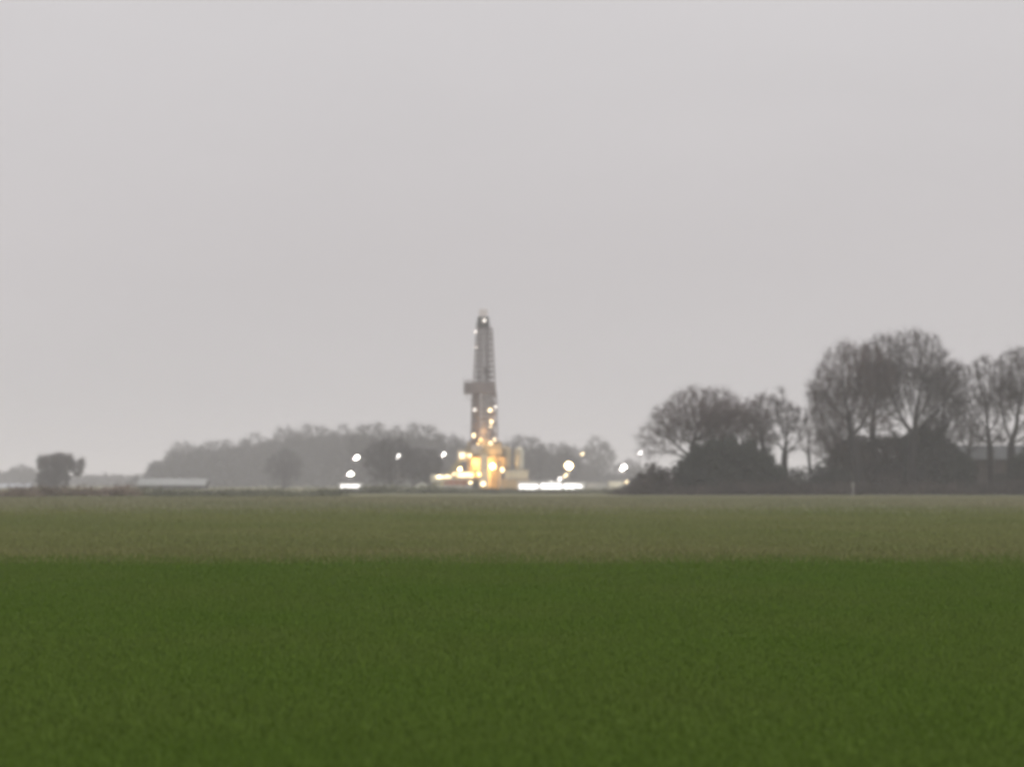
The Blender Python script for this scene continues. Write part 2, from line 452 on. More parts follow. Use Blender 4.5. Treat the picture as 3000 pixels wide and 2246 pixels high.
# low bank of earth and grass in front of the drilling site
def bank(name, pts, y0, y1, m, kind='structure', seed=5):
    rng = np.random.default_rng(seed)
    nx, ny = 140, 14
    x0, x1 = PX(pts[0][0], (y0+y1)/2), PX(pts[-1][0], (y0+y1)/2)
    xs = np.linspace(x0, x1, nx); Ym = (y0+y1)/2
    zt = np.interp(xs, [PX(p[0], Ym) for p in pts], [p[1] for p in pts])
    V = []
    for j in range(ny):
        v = j/(ny-1); s = math.sin(math.pi*v)**1.1
        V.append(np.stack([xs, np.full(nx, y0 + (y1-y0)*v), zt*s*(1 + .08*rng.normal(size=nx)) - .02], 1))
    V = np.concatenate(V)
    F = np.array([[j*nx+i, j*nx+i+1, (j+1)*nx+i+1, (j+1)*nx+i] for j in range(ny-1) for i in range(nx-1)])
    return tag(mesh_obj(name, V, F, m), kind=kind)
m_bank = ground_mat('bank_grass', (0.120, 0.118, 0.075), (0.15, 0.138, 0.09), s1=.05, s2=.6)
bank('earth_bank', [(960, .0), (1000, .5), (1150, .8), (1300, .75), (1420, .5), (1600, .3), (1900, .55), (1990, .0)], 610, 640, m_bank)

# far hills on the left, faded by the haze
def hill(name, pts, Y, depth, m):
    nx = 80; xs = np.linspace(PX(pts[0][0], Y), PX(pts[-1][0], Y), nx)
    z = np.interp(xs, [PX(p[0], Y) for p in pts], [max(0, PZ(p[1], Y)) for p in pts])
    rng = np.random.default_rng(8)
    V = []
    ny = 8
    for j in range(ny):
        v = j/(ny-1); V.append(np.stack([xs, np.full(nx, Y + depth*v), z*math.sin(math.pi*v)**.8*(1 + .03*rng.normal(size=nx)) - .05], 1))
    V = np.concatenate(V); F = np.array([[j*nx+i, j*nx+i+1, (j+1)*nx+i+1, (j+1)*nx+i] for j in range(ny-1) for i in range(nx-1)])
    return tag(mesh_obj(name, V, F, m), kind='structure')
m_hill = ground_mat('far_hill', (0.05, 0.052, 0.04), (0.07, 0.068, 0.052), s1=.004, s2=.05)
hill('hill', [(-700, 1390), (-300, 1380), (0, 1386), (230, 1396), (330, 1376), (430, 1384), (620, 1394), (900, 1402), (1400, 1404), (1700, 1390), (2300, 1400), (3200, 1380)], 2700, 700, m_hill)

# ------------------------------------------------------------------ right-hand trees, about 430 m away
def blobs_px(lst, Y, ky=0.85):
    return [(PX(cx, Y), Y + (dz if len(b) > 4 else 0), PZ(cy, Y), rx*M(Y), rx*M(Y)*ky, ry*M(Y)) for b in lst for (cx, cy, rx, ry, *q) in [b] for dz in [q[0] if q else 0]]

def near_tree(px, ytrunk, Y, blobs, label, seed, pxt=None, **kw):
    Yt = Y
    return tree(kw.pop('name', 'bare_tree'), (PX(px, Y), Y, 0), (PX(pxt or px, Y), Y, PZ(ytrunk, Y)), blobs_px(blobs, Y), label,
                seed=seed, group='bare trees of the near clump on the right', **kw)

near_tree(2028, 1335, 430, [(2062, 1206, 120, 70), (1985, 1235, 88, 64), (1928, 1283, 66, 44), (1900, 1325, 40, 24), (2120, 1235, 70, 62), (1955, 1325, 45, 22), (2040, 1270, 100, 40)],
          'broad domed bare tree with low drooping boughs at the left end of the clump', 21, fill=26, n_att=2400, m_twig=twig_red)
near_tree(2112, 1330, 436, [(2125, 1235, 85, 62), (2190, 1225, 60, 55), (2080, 1260, 55, 45)],
          'smaller bare tree rising out of the dark evergreen bush', 22, n_att=1800, m_twig=twig_red)
near_tree(2238, 1330, 432, [(2238, 1205, 40, 54), (2218, 1240, 46, 60)],
          'thin bare tree between the domed tree and the narrow upright tree', 23, n_att=900, m_twig=twig_red, maxr=.28, fill=24)
near_tree(2306, 1360, 428, [(2287, 1182, 28, 48), (2300, 1235, 46, 65), (2338, 1245, 34, 60), (2262, 1265, 30, 55), (2325, 1305, 30, 30)],
          'narrow upright bare tree with a pointed top and one straight trunk', 24, pxt=2298, n_att=1500, maxr=.42, fill=20)
near_tree(2372, 1370, 433, [(2385, 1250, 34, 60), (2360, 1290, 32, 50)],
          'slender bare sapling left of the tallest trees', 25, n_att=600, m_twig=twig_red, maxr=.2, fill=9)
near_tree(2470, 1350, 441, [(2445, 1290, 55, 55), (2425, 1235, 52, 50), (2400, 1180, 40, 36)],
          'leaning bare tree half hidden below the left flank of the tallest trees', 26, pxt=2462, n_att=1100, maxr=.3, fill=24)
near_tree(2516, 1365, 430, [(2487, 1092, 90, 93), (2432, 1160, 68, 75), (2545, 1105, 80, 95), (2402, 1135, 38, 40), (2500, 1190, 75, 55), (2450, 1230, 62, 46), (2560, 1235, 56, 46), (2440, 1290, 44, 30)],
          'tall wide bare tree with a dark trunk, left one of the two tallest', 27, n_att=2600, maxr=.62, m_twig=twig_red)
near_tree(2556, 1330, 440, [(2570, 1120, 75, 85), (2600, 1180, 55, 60), (2530, 1200, 45, 55)],
          'bare tree with many upright limbs between the two tallest trees', 28, fill=21, n_att=1800, maxr=.45)
near_tree(2672, 1355, 434, [(2680, 1060, 98, 96), (2595, 1070, 82, 88), (2750, 1120, 82, 90), (2650, 1160, 90, 60), (2790, 1180, 45, 60), (2620, 1225, 50, 40), (2725, 1230, 50, 40)],
          'tallest bare tree of the clump with a dense rounded crown', 29, n_att=3200, maxr=.62)
near_tree(2762, 1320, 440, [(2765, 1160, 60, 85), (2800, 1230, 38, 75), (2730, 1250, 50, 70)],
          'dense dark bare tree on the right shoulder of the tallest tree', 30, n_att=2400, maxr=.4, fill=38, low=.7)
near_tree(2902, 1352, 436, [(2892, 1125, 72, 82), (2850, 1200, 45, 60), (2920, 1210, 50, 60), (2860, 1275, 48, 34), (2935, 1280, 36, 26)],
          'open bare tree with a forked trunk behind the long roof', 31, n_att=2000, maxr=.45, fill=26)
near_tree(2958, 1356, 428, [(2978, 1105, 76, 90), (2945, 1170, 45, 60), (3020, 1160, 60, 80), (2930, 1285, 40, 26), (3000, 1275, 48, 34)],
          'bare tree with a low side bough at the right edge of the view', 32, n_att=2400, maxr=.5, fill=28)
near_tree(2430, 1385, 444, [(2440, 1300, 50, 50), (2400, 1320, 40, 40), (2475, 1275, 40, 50)],
          'low spreading bare tree filling the gap above the pale bush', 34, n_att=1000, maxr=.22, fill=26, m_twig=twig_red)
near_tree(2208, 1390, 445, [(2205, 1290, 50, 55), (2245, 1300, 35, 50)],
          'short bare tree showing over the right slope of the evergreen bush', 35, n_att=900, maxr=.2, fill=24)
near_tree(2832, 1380, 446, [(2835, 1250, 40, 75), (2860, 1280, 32, 50)],
          'thin bare tree in the gap left of the forked tree', 36, n_att=900, maxr=.22, fill=24)
near_tree(3130, 1300, 436, [(3130, 1130, 90, 90), (3080, 1190, 60, 60)],
          'bare tree cut off by the right edge of the view', 33, n_att=1800, maxr=.5)

G = 'bushes below the bare trees'
bush('evergreen_bush', 1985, 2300, 1285, 424, 'large dark evergreen bush in front of the domed bare tree', evergreen, 26000, .20, seed=40, group=G,
     prof=[(2010, 1345), (2045, 1305), (2090, 1288), (2140, 1284), (2190, 1290), (2235, 1315), (2270, 1360), (2290, 1400)], depth=3.6)
bush('bramble_bush', 1845, 2040, 1380, 426, 'sloping brown bramble thicket beside the lowest lit lamp', bramble, 9000, .15, seed=41, group=G,
     prof=[(1862, 1412), (1885, 1385), (1912, 1356), (1945, 1378), (1985, 1390), (2020, 1380)], depth=3)
bush('thicket', 2440, 2680, 1270, 440, 'tall brown upright thicket under the two tallest trees', bramble, 20000, .19, seed=42, group=G,
     prof=[(2462, 1292), (2492, 1276), (2530, 1272), (2575, 1268), (2620, 1268), (2660, 1275)], depth=3.5)
bush('ivy_thicket', 2650, 2835, 1240, 438, 'tall dark ivy covered thicket under the right shoulder of the tallest tree', ivy, 20000, .19, seed=43, group=G,
     prof=[(2670, 1262), (2710, 1242), (2750, 1248), (2785, 1290), (2815, 1330)], depth=3.5)
bush('round_bush', 2778, 2845, 1322, 424, 'small very dark round bush at the left end of the long roof', evergreen, 5500, .17, seed=44, group=G,
     prof=[(2790, 1340), (2812, 1322), (2832, 1340)], depth=2)
bush('corner_bush', 2975, 3080, 1298, 422, 'dark bush hiding the far end of the brick outbuilding', evergreen, 6500, .18, seed=45, group=G,
     prof=[(2990, 1325), (3020, 1300), (3055, 1300)], depth=2)
bush('grey_bush', 2385, 2475, 1322, 446, 'pale grey green bush behind the low hedge', ivy, 3500, .15, seed=46, group=G,
     prof=[(2400, 1355), (2430, 1325), (2460, 1322)], depth=2)
# hedges, each one thing
def hedge(px0, px1, pyt, Y, label, m, n, size=.13, seed=1, depth=1.2, jag=6, name='hedge', group='hedges', zb=0.0):
    r = random.Random(seed); k = max(4, int((px1-px0)*M(Y)/2.2))
    prof = [(px0 + (px1-px0)*(i+.5)/k, pyt + r.uniform(-jag, jag)) for i in range(k)]
    return bush(name, px0, px1, pyt, Y, label, m, n, size, depth, seed, prof, 'hedge', group)
hedge(2290, 2490, 1372, 426, 'low dark hedge between the upright tree and the brown thicket', ivy, 9000, .15, 50)
hedge(2110, 3100, 1412, 418, 'low dark hedge running along the foot of the whole right clump', bramble, 20000, .14, 51, 1.0, 7)
hedge(1800, 2130, 1425, 419, 'low brown weedy hedge left of the evergreen bush', bramble, 5500, .12, 52, 1.0, 6)

# white post in front of the hedge
t = thing('marker_post', (PX(2498, 410), 410, 0), 'short pale post standing in front of the low hedge', 'post')
m_post = mat('pale_post', (.26, .25, .23))
MB().bar((0, 0, 0), (0, 0, 1.75), .11, 8).bar((0, 0, 1.75), (0, 0, 1.87), .13, 8, .03).build('shaft', m_post, t)
MB().box(-.2, .2, -.04, -.001, 1.25, 1.6).build('plate', m_post, t).location.y = -.11

# brick outbuilding with long grey roof, right edge
m_roofg = mat('grey_slate', (.085, .085, .086), .8, .15, 1.5); m_brick = mat('dull_brick', (.085, .070, .064), .9, .2, 2.0)
m_darkwood = mat('dark_boards', (.035, .033, .032), .9, .2, 3.0); m_glassd = mat('dark_glass', (.02, .022, .025), .2, .1)
Yb = 448
t = thing('outbuilding', (PX(2935, Yb), Yb, 0), 'long low brick outbuilding with a grey roof behind the hedge at the right edge', 'building')
hw = 125*M(Yb); ze = PZ(1346, Yb); zr = PZ(1306, Yb)
MB().box(-hw, hw, 0, 6, 0, ze).build('wall', m_brick, t)
MB().add([(-hw-.3, -.4, ze-.05), (hw+.3, -.4, ze-.05), (hw+.3, 3, zr), (-hw-.3, 3, zr), (-hw-.3, 6.4, ze-.05), (hw+.3, 6.4, ze-.05),
          (-hw-.3, -.4, ze+.08), (hw+.3, -.4, ze+.08), (hw+.3, 3, zr+.13), (-hw-.3, 3, zr+.13), (-hw-.3, 6.4, ze+.08), (hw+.3, 6.4, ze+.08)],
         [(0,3,2,1),(3,4,5,2),(6,7,8,9),(9,8,11,10),(0,1,7,6),(4,10,11,5),(0,6,9,3),(3,9,10,4),(1,2,8,7),(2,5,11,8)]).build('roof', m_roofg, t)
g = MB().add([(-hw+.01, 0, ze), (-hw+.01, 6, ze), (-hw+.01, 3, zr-.1), (-hw+.3, 0, ze), (-hw+.3, 6, ze), (-hw+.3, 3, zr-.1)], [(0,2,1),(3,4,5),(0,1,4,3),(1,2,5,4),(2,0,3,5)])
g.build('gable', m_brick, t)
MB().box(-2.3, 3.2, -.06, -.003, .05, 3.2).build('door', m_darkwood, t)
for x in (4.3, -5.6):
    MB().box(x-.6, x+.6, -.05, -.003, 1.2, 2.3).build('window', m_glassd, t)

# ------------------------------------------------------------------ far trees
FAR = 1250.0
def far_proto(seed, w, h, m=far_twig):
    bl = [(0, 0, h*.60, w*.42, w*.40, h*.38), (-w*.25, 0, h*.5, w*.28, w*.3, h*.33), (w*.25, 0, h*.52, w*.28, w*.3, h*.34), (0, 0, h*.25, w*.4, w*.3, h*.25)]
    return tree('distant_tree', (0, 0, 0), (0, 0, h*.22), bl, 'x', n_att=800, step=.95, tip=.05, twigs=6, tl=(.6, 1.7), tw=.06, fill=5, fr=.06, fl=6, fuzz=.7, low=.8, m_twig=m, seed=seed, maxr=.6, shell=.15)
protos = [far_proto(60+i, w, h) for i, (w, h) in enumerate(((20, 22), (17, 22), (23, 22), (14, 22)))]
used = [False]*4
rr = random.Random(9)
pw = (20, 17, 23, 14)
def far_tree(px0, px1, pyt, Y, label, k, group='trees of the far wood', zx=0):
    Hh = PZ(pyt, Y); W = (px1-px0)*M(Y)
    s = (W/pw[k]*1.10, max(.6, W/pw[k])*1.0, Hh/22*1.10); loc = (PX((px0+px1)/2, Y), Y, 0); rz = 0.0 if rr.random() < .5 else math.pi
    if not used[k]:
        used[k] = True; o = protos[k]; o.location = loc; o.scale = s; o.rotation_euler.z = rz; o['label'] = label; o['group'] = group
        return o
    return copy_tree(protos[k], loc, s, rz, label, group)
W_ = 'in the far hazy wood'
FT = [
 (440, 545, 1345, 1700, 'lowest pale tree at the left end of the far hazy wood', 3),
 (490, 585, 1300, 1620, 'round hazy tree just right of the low left end of the far wood', 0),
 (575, 705, 1296, 1560, 'broad flat topped hazy tree behind the long pale roof', 2),
 (690, 795, 1281, 1500, 'hazy tree stepping up to the right of the flat topped one', 1),
 (790, 885, 1259, 1420, 'hazy tree with a narrow raised top, above the small dark cone tree', 0),
 (860, 985, 1254, 1400, 'broad hazy tree right of the raised narrow top', 2),
 (950, 1050, 1258, 1340, 'hazy tree directly above the leftmost pair of lit lamps', 1),
 (1020, 1150, 1250, 1190, 'highest hazy tree behind the second lit lamp from the left', 2),
 (1120, 1210, 1262, 1215, 'hazy tree in the dip left of the drilling tower wood top', 3),
 (1170, 1300, 1251, 1200, 'broad hazy tree behind the third lit lamp from the left', 2),
 (1270, 1370, 1280, 1230, 'hazy tree falling away towards the left side of the drilling tower', 0),
 (1345, 1440, 1302, 1260, 'hazy tree hidden behind the lower drilling tower', 1),
 (1480, 1600, 1284, 1180, 'hazy tree just right of the drilling tower behind the tall tanks', 2),
 (1580, 1700, 1304, 1200, 'low hazy tree behind the largest round lamp', 0),
 (1430, 1520, 1308, 1240, 'hazy tree behind the tall tanks beside the tower', 3),
 (1705, 1795, 1290, 1500, 'faint bare tree standing apart right of the largest round lamp', 1),
 (1800, 1880, 1350, 1500, 'faint low tree left of the domed bare tree', 3),
]
for a, b, c, d, lab, k in FT: far_tree(a, b, c, d, lab, k)
for a, b, c, d, lab, k in [(785, 880, 1322, 1020, 'small darker cone shaped tree standing in front of the far wood', 3),
                           (1075, 1215, 1290, 770, 'dark tree in front of the far wood below the second lamp', 0),
                           (1190, 1300, 1318, 775, 'low dark tree left of the drilling tower lamps', 2)]:
    far_tree(a, b, c, d, lab, k, 'darker trees in front of the far wood')
# undergrowth of the wood: one uncountable mass
def mass(name, prof, Y, depth, n, size, m, label, cat, seed):
    rng = np.random.default_rng(seed); bl = []
    for (px, py), (qx, qy) in zip(prof, prof[1:]):
        top = max(.8, PZ((py+qy)/2, Y)); w = (qx-px)*M(Y)
        bl.append((PX((px+qx)/2, Y), Y, top*.45, w*.75, depth, top*.52))
    V, F = leaf_cloud(bl, n, size, rng, .3, .02, 2.2)
    return tag(mesh_obj(name, V, F, m), label, cat, kind='stuff')
mass('distant_woodland', [(395, 1425), (450, 1375), (500, 1326), (560, 1310), (620, 1305), (690, 1302), (760, 1292), (830, 1276), (900, 1268), (970, 1270), (1040, 1265), (1110, 1270),
     (1180, 1268), (1250, 1272), (1320, 1292), (1390, 1312), (1460, 1325), (1530, 1310), (1600, 1320), (1680, 1330), (1740, 1385), (1850, 1400)], 1420, 30, 80000, .85, far_twig,
     'grey undergrowth and close packed stems inside the far wood', 'woodland', 70)
mass('distant_hedges', [(-100, 1400), (-40, 1385), (20, 1378), (60, 1366), (95, 1375), (180, 1396), (260, 1392), (330, 1385), (400, 1398), (480, 1400)], 1900, 20, 12000, .9, far_twig,
     'faint blue grey hedges and trees on the far left skyline', 'hedges', 71)
far_tree(30, 105, 1364, 1850, 'faint grey tree just left of the solitary leaning tree', 3, 'faint trees on the left skyline')
far_tree(-60, 25, 1392, 1900, 'faintest low tree cut by the left edge', 0, 'faint trees on the left skyline')

# solitary tree on the left
Yl = 820
tree('field_tree', (PX(170, Yl), Yl, 0), (PX(165, Yl), Yl, PZ(1418, Yl)),
     [(PX(150, Yl), Yl, PZ(1368, Yl), 4.0, 3.2, 3.2), (PX(185, Yl), Yl, PZ(1362, Yl), 3.2, 3, 3.0), (PX(228, Yl), Yl, PZ(1372, Yl), 1.9, 2, 2.2), (PX(140, Yl), Yl, PZ(1402, Yl), 3.4, 2.4, 2.9), (PX(170, Yl), Yl, PZ(1400, Yl), 3.6, 2.6, 2.8), (PX(135, Yl), Yl, PZ(1352, Yl), 2.6, 2.4, 1.8), (PX(172, Yl), Yl, PZ(1344, Yl), 2.2, 2.4, 1.7), (PX(242, Yl), Yl, PZ(1352, Yl), .7, 1, 1.0), (PX(208, Yl), Yl, PZ(1336, Yl), .8, 1, .9)],
     'solitary bushy tree with a ragged right side standing in the left fields', n_att=1500, step=.35, tip=.03, twigs=6, tl=(.5, 1.0), tw=.03, fill=40, fr=.035, low=.9, m_twig=twig, seed=80, maxr=.3)

# left: hedges, heap, pale-roofed barn, far shed
hedge(40, 400, 1431, 335, 'brown bramble hedge in front of the solitary tree', brown_hedge, 9000, .13, 81, 1.2, 6)
hedge(380, 1010, 1437, 345, 'long grey green hedge below the far wood', olive_hedge, 12000, .12, 82, 1.2, 6)
hedge(-120, 110, 1448, 310, 'low brown hedge at the left edge of the view', brown_hedge, 5500, .11, 83, 1.0, 4)
hedge(990, 1330, 1431, 480, 'grey olive hedge in front of the left site cabins', olive_hedge, 6000, .2, 84, 1.5, 5)
hedge(1330, 1860, 1439, 480, 'low brown weedy hedge in front of the drilling tower and the lit cabins', olive_hedge, 8000, .15, 85, 1.2, 4)

def heap(px, Y, w, h, label, m, seed):
    rng = np.random.default_rng(seed); t = MB(); nu, nv = 18, 7; V = []; 
    for j in range(nv):
        q = j/(nv-1)
        for i in range(nu):
            a = 2*math.pi*i/nu; rad = (1-q)**.8*w/2*(1 + .1*rng.normal()*(1-q))
            V.append((rad*math.cos(a), rad*math.sin(a)*.7, h*(1-(1-q)**1.5)*(1 + .05*rng.normal())-.03*(1-q)))
    F = [(j*nu+i, j*nu+(i+1) % nu, (j+1)*nu+(i+1) % nu, (j+1)*nu+i) for j in range(nv-1) for i in range(nu)] + [tuple((nv-1)*nu+i for i in range(nu))]
    o = mesh_obj('spoil_heap', V, F, m, loc=(PX(px, Y), Y, 0)); return tag(o, label, 'heap')
heap(312, 345, 2.9, 1.15, 'pinkish heap of soil at the right end of the brown hedge', mat('pink_soil', (.33, .25, .22), .95, .15, 1.0), 90)

def shed(name, px0, px1, pyr, pye, Y, label, m_w, m_r, d=12, doors=2):
    t = thing(name, (PX((px0+px1)/2, Y), Y, 0), label, 'building'); hw = (px1-px0)/2*M(Y); ze, zr = PZ(pye, Y), PZ(pyr, Y)
    MB().box(-hw, hw, 0, d, 0, ze).build('wall', m_w, t)
    MB().add([(-hw-.4, -.5, ze+.01), (hw+.4, -.5, ze+.01), (hw+.4, d/2, zr), (-hw-.4, d/2, zr), (-hw-.4, d+.5, ze+.01), (hw+.4, d+.5, ze+.01),
              (-hw-.4, -.5, ze+.2), (hw+.4, -.5, ze+.2), (hw+.4, d/2, zr+.2), (-hw-.4, d/2, zr+.2), (-hw-.4, d+.5, ze+.2), (hw+.4, d+.5, ze+.2)],
             [(0,3,2,1),(3,4,5,2),(6,7,8,9),(9,8,11,10),(0,1,7,6),(4,10,11,5),(0,6,9,3),(3,9,10,4),(1,2,8,7),(2,5,11,8)]).build('roof', m_r, t)
    for i in range(doors):
        x = -hw + 2*hw*(i+.5)/doors; MB().box(x-1.6, x+1.6, -.1, -.004, 0.05, ze*.8).build('door', m_darkwood, t)
    return t
m_pale = mat('pale_roof', (.22, .22, .21), .7, .08, .3); m_dkwall = mat('dark_barn_wall', (.07, .07, .072), .9, .15, .5)
shed('barn', 405, 598, 1403, 1422, 860, 'long low barn with a pale grey roof in front of the far wood', m_dkwall, m_pale, 14, 4)
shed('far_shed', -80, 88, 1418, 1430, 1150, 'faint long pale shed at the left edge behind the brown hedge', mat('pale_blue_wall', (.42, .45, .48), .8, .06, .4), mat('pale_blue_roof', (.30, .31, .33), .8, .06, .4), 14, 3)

# ------------------------------------------------------------------ drilling site
YS = 723.0
m_steel = mat('galvanised_steel', (.20, .19, .195), .6, .12, .8, .3)
m_mast = mat('mast_paint', (.175, .142, .142), .6, .15, .6)
m_dark = mat('dark_steel', (.05, .047, .047), .6, .2, 1.0)
m_tan = mat('tan_paint', (.42, .34, .22), .7, .1, .5)
m_cream = mat('cream_paint', (.55, .52, .42), .7, .08, .5)
m_white = mat('white_paint', (.74, .73, .70), .6, .05, .4)
m_grey = mat('grey_paint', (.36, .36, .35), .7, .08, .5)
m_red = mat('red_oxide', (.20, .085, .065), .8, .15, .8)
m_yel = mat('yellow_paint_and_floodlight', (.60, .47, .12), .6, .08, .7)  # paint of rails and stairs; on one cabin it carries the floodlight colour
m_pink = mat('pale_panel', (.42, .37, .36), .7, .06, .7)
m_rub = mat('rubber', (.02, .02, .02), .9)
L_white = mat('lamp_white', (1.0, .97, .93), emit=6.5)
L_warm = mat('lamp_warm', (1.0, .80, .48), emit=4.5)
L_amber = mat('lamp_amber', (1.0, .72, .30), emit=4.0)
L_dim = mat('lamp_dim', (1.0, .93, .86), emit=2.2)
L_glow = mat('lit_window_and_wall', (1.0, .97, .93), emit=3.0)  # left cabin window, and glow put in for floodlit white walls
L_glow_warm = mat('warm_window_and_wall_glow', (1.0, .90, .62), emit=1.9)  # also glow put in for the floodlit walls of the raised row

def point(name, loc, e, col, parent, r=.3):
    d = bpy.data.lights.new(name, 'POINT'); d.energy = e; d.color = col; d.shadow_soft_size = r
    o = bpy.data.objects.new(name, d); C.objects.link(o); o.parent = parent; o.location = loc; return o

# --- drilling rig
XC = PX(1419, YS)
rig = thing('drilling_rig', (XC, YS, 0), 'tall grey drilling tower with a lit base, standing alone against the sky', 'drilling rig')
def X(px): return (px-1419)*M(YS)
def Z(py): return PZ(py, YS)
zf = Z(1332)                                        # drill floor
# substructure
s = MB()
hx = 3.9
for x in (-hx, -1.3, 1.3, hx):
    for y in (-3.6, 3.6):
        s.bar((x, y, 0), (x, y, zf-.5), .26)
for y in (-3.6, 3.6):
    for z in (.4, zf*.5, zf-.6): s.bar((-hx, y, z), (hx, y, z), .2)
    for a, b in ((-hx, -1.3), (-1.3, 1.3), (1.3, hx)):
        s.bar((a, y, .4), (b, y, zf*.5), .11); s.bar((b, y, zf*.5), (a, y, zf-.6), .11)
for x in (-hx, hx):
    for z in (.4, zf*.5, zf-.6): s.bar((x, -3.6, z), (x, 3.6, z), .2)
    s.bar((x, -3.6, .4), (x, 3.6, zf-.6), .13); s.bar((x, 3.6, .4), (x, -3.6, zf-.6), .13)
s.build('substructure', m_tan, rig)
MB().box(-4.5, 4.5, -4.5, 4.5, zf-.5, zf).build('drill_floor', m_dark, rig)
MB().box(-3.3, 3.3, 2.6, 2.75, .6, zf-.9).build('wind_panel', m_tan, rig)
w = MB()
w.box(-.2, 4.3, -4.40, -4.3, zf, zf+2.6); w.box(-4.3, 4.3, 4.3, 4.4, zf, zf+3.4)
w.box(-4.42, -4.3, -4.3, 4.3, zf, zf+2.0); w.box(4.3, 4.42, -4.3, 4.3, zf, zf+3.0)
for i in range(9): w.bar((-.1+i*.53, -4.44, zf), (-.1+i*.53, -4.44, zf+2.6), .05)
w.build('wind_wall', m_tan, rig)
rl = MB()
for i in range(9): rl.bar((-4.4+i*.52, -4.45, zf), (-4.4+i*.52, -4.45, zf+1.1), .035)
rl.bar((-4.4, -4.45, zf+1.1), (-.2, -4.45, zf+1.1), .035); rl.bar((-4.4, -4.45, zf+.55), (-.2, -4.45, zf+.55), .03)
rl.build('railing', m_yel, rig)
MB().box(-3.2, -.4, -3.8, -1.6, zf+.01, zf+2.4).build('control_cabin', m_pink, rig)
# stairs
st = MB()
for y in (-4.9, -5.9):
    st.bar((-4.4, y, zf), (-11.5, y, .2), .12)
    st.bar((-4.4, y, zf+1.0), (-11.5, y, 1.2), .04)
for i in range(26):
    q = (i+.5)/26; st.box(-4.4-7.1*q-.14, -4.4-7.1*q+.14, -5.9, -4.9, zf+(.2-zf)*q-.03, zf+(.2-zf)*q+.03)
st.build('stairs', m_yel, rig)
# V-door ramp
MB().add([(-1, -4.5, zf), (1, -4.5, zf), (1, -14, .8), (-1, -14, .8), (-1, -4.5, zf-.2), (1, -4.5, zf-.2), (1, -14, .6), (-1, -14, .6)],
         [(0,1,2,3),(4,7,6,5),(0,3,7,4),(1,5,6,2),(3,2,6,7),(0,4,5,1)]).build('pipe_ramp', m_tan, rig)
# mast: lower part and upper part
def lattice(z0, z1, w0, w1, n, rleg, rb, face_y=1.0):
    b = MB(); def_ = lambda z: w0 + (w1-w0)*(z-z0)/(z1-z0)
    for sx in (-1, 1):
        for sy in (-1, 1): b.bar((sx*w0, sy*w0*face_y, z0), (sx*w1, sy*w1*face_y, z1), rleg)
    for i in range(n):
        za = z0+(z1-z0)*i/n; zb = z0+(z1-z0)*(i+1)/n; wa, wb = def_(za), def_(zb)
        for sy in (-1, 1):
            b.bar((-wb, sy*wb*face_y, zb), (wb, sy*wb*face_y, zb), rb)
            b.bar((-wa, sy*wa*face_y, za), (wb, sy*wb*face_y, zb), rb); b.bar((wa, sy*wa*face_y, za), (-wb, sy*wb*face_y, zb), rb)
        for sx in (-1, 1):
            b.bar((sx*wb, -wb*face_y, zb), (sx*wb, wb*face_y, zb), rb)
            b.bar((sx*wa, -wa*face_y, za), (sx*wb, wb*face_y, zb), rb)
    return b
zm = Z(1152); zt = Z(962)
lw = lattice(zf, zm, 3.3, 2.95, 6, .24, .11); lw.build('lower_mast', m_mast, rig)
lattice(zm, zt, 2.75, 1.9, 12, .24, .125).build('upper_mast', m_mast, rig)
# guide rails, drill line bundle and ladder inside the mast
gl = MB()
for x in (-.8, -.3, .3, .8): gl.bar((x, .4, zf), (x*.8, .4, zt), .09)
gl.bar((-1.9, 1.2, zf), (-1.25, .8, zt), .2); gl.bar((-2.2, 1.6, zf), (-1.45, 1.0, zt), .16); gl.bar((1.1, 1.2, zf), (1.0, .9, zt), .16)
for i in range(70):
    z = zf + (zt-zf)*i/70; gl.bar((1.5, -.9, z), (1.95, -.9, z), .03)
gl.bar((1.5, -.9, zf), (1.4, -.9, zt), .05); gl.bar((1.95, -.9, zf), (1.75, -.9, zt), .05)
gl.build('guide_rails', m_dark, rig)
# racked drill pipe standing left and right of the well centre
pp = MB()
for i in range(11):
    for j in range(3):
        pp.bar((-2.95+i*.19, -1.2+j*1.0, zf), (-2.85+i*.17, -1.2+j*1.0, zm+1.6), .075, 5)
for i in range(6):
    pp.bar((-.75+i*.3, 2.2, zf), (-.7+i*.28, 2.1, zm+1.0), .085, 5)
for i in range(7):
    for j in range(2):
        pp.bar((1.35+i*.2, -.6+j*1.1, zf), (1.3+i*.19, -.6+j*1.1, zm+1.2), .075, 5)
pp.build('drill_pipes', m_mast, rig)
# racking board with wind walls
rb_ = MB(); xl, xr = X(1360), X(1452)
rb_.box(xl, xr, -3.1, 3.1, zm-.1, zm+.05)
rb_.box(X(1384), xr, -3.14, -3.06, zm+.05, zm+2.6); rb_.box(X(1384), xr, 3.06, 3.14, zm+.05, zm+2.6); rb_.box(xr-.08, xr, -3.0, 3.0, zm+.05, zm+2.6)
rb_.build('racking_board', m_mast, rig)
r2 = MB()
for x in (xl, (xl+X(1384))/2, X(1383)):
    for y in (-3.1, 3.1): r2.bar((x, y, zm), (x, y, zm+3.3), .09)
for z in (zm+1.1, zm+2.2, zm+3.2):
    for y in (-3.1, 3.1): r2.bar((xl, y, z), (X(1384), y, z), .07)
    r2.bar((xl, -3.1, z), (xl, 3.1, z), .07)
r2.box(xl-.03, xl+.03, -3.0, 3.0, zm+.1, zm+1.9); r2.box(xl+.2, X(1383), -3.0, -2.9, zm+.2, zm+2.6); r2.box(xl+.2, X(1383), 2.9, 3.0, zm+.2, zm+2.6)
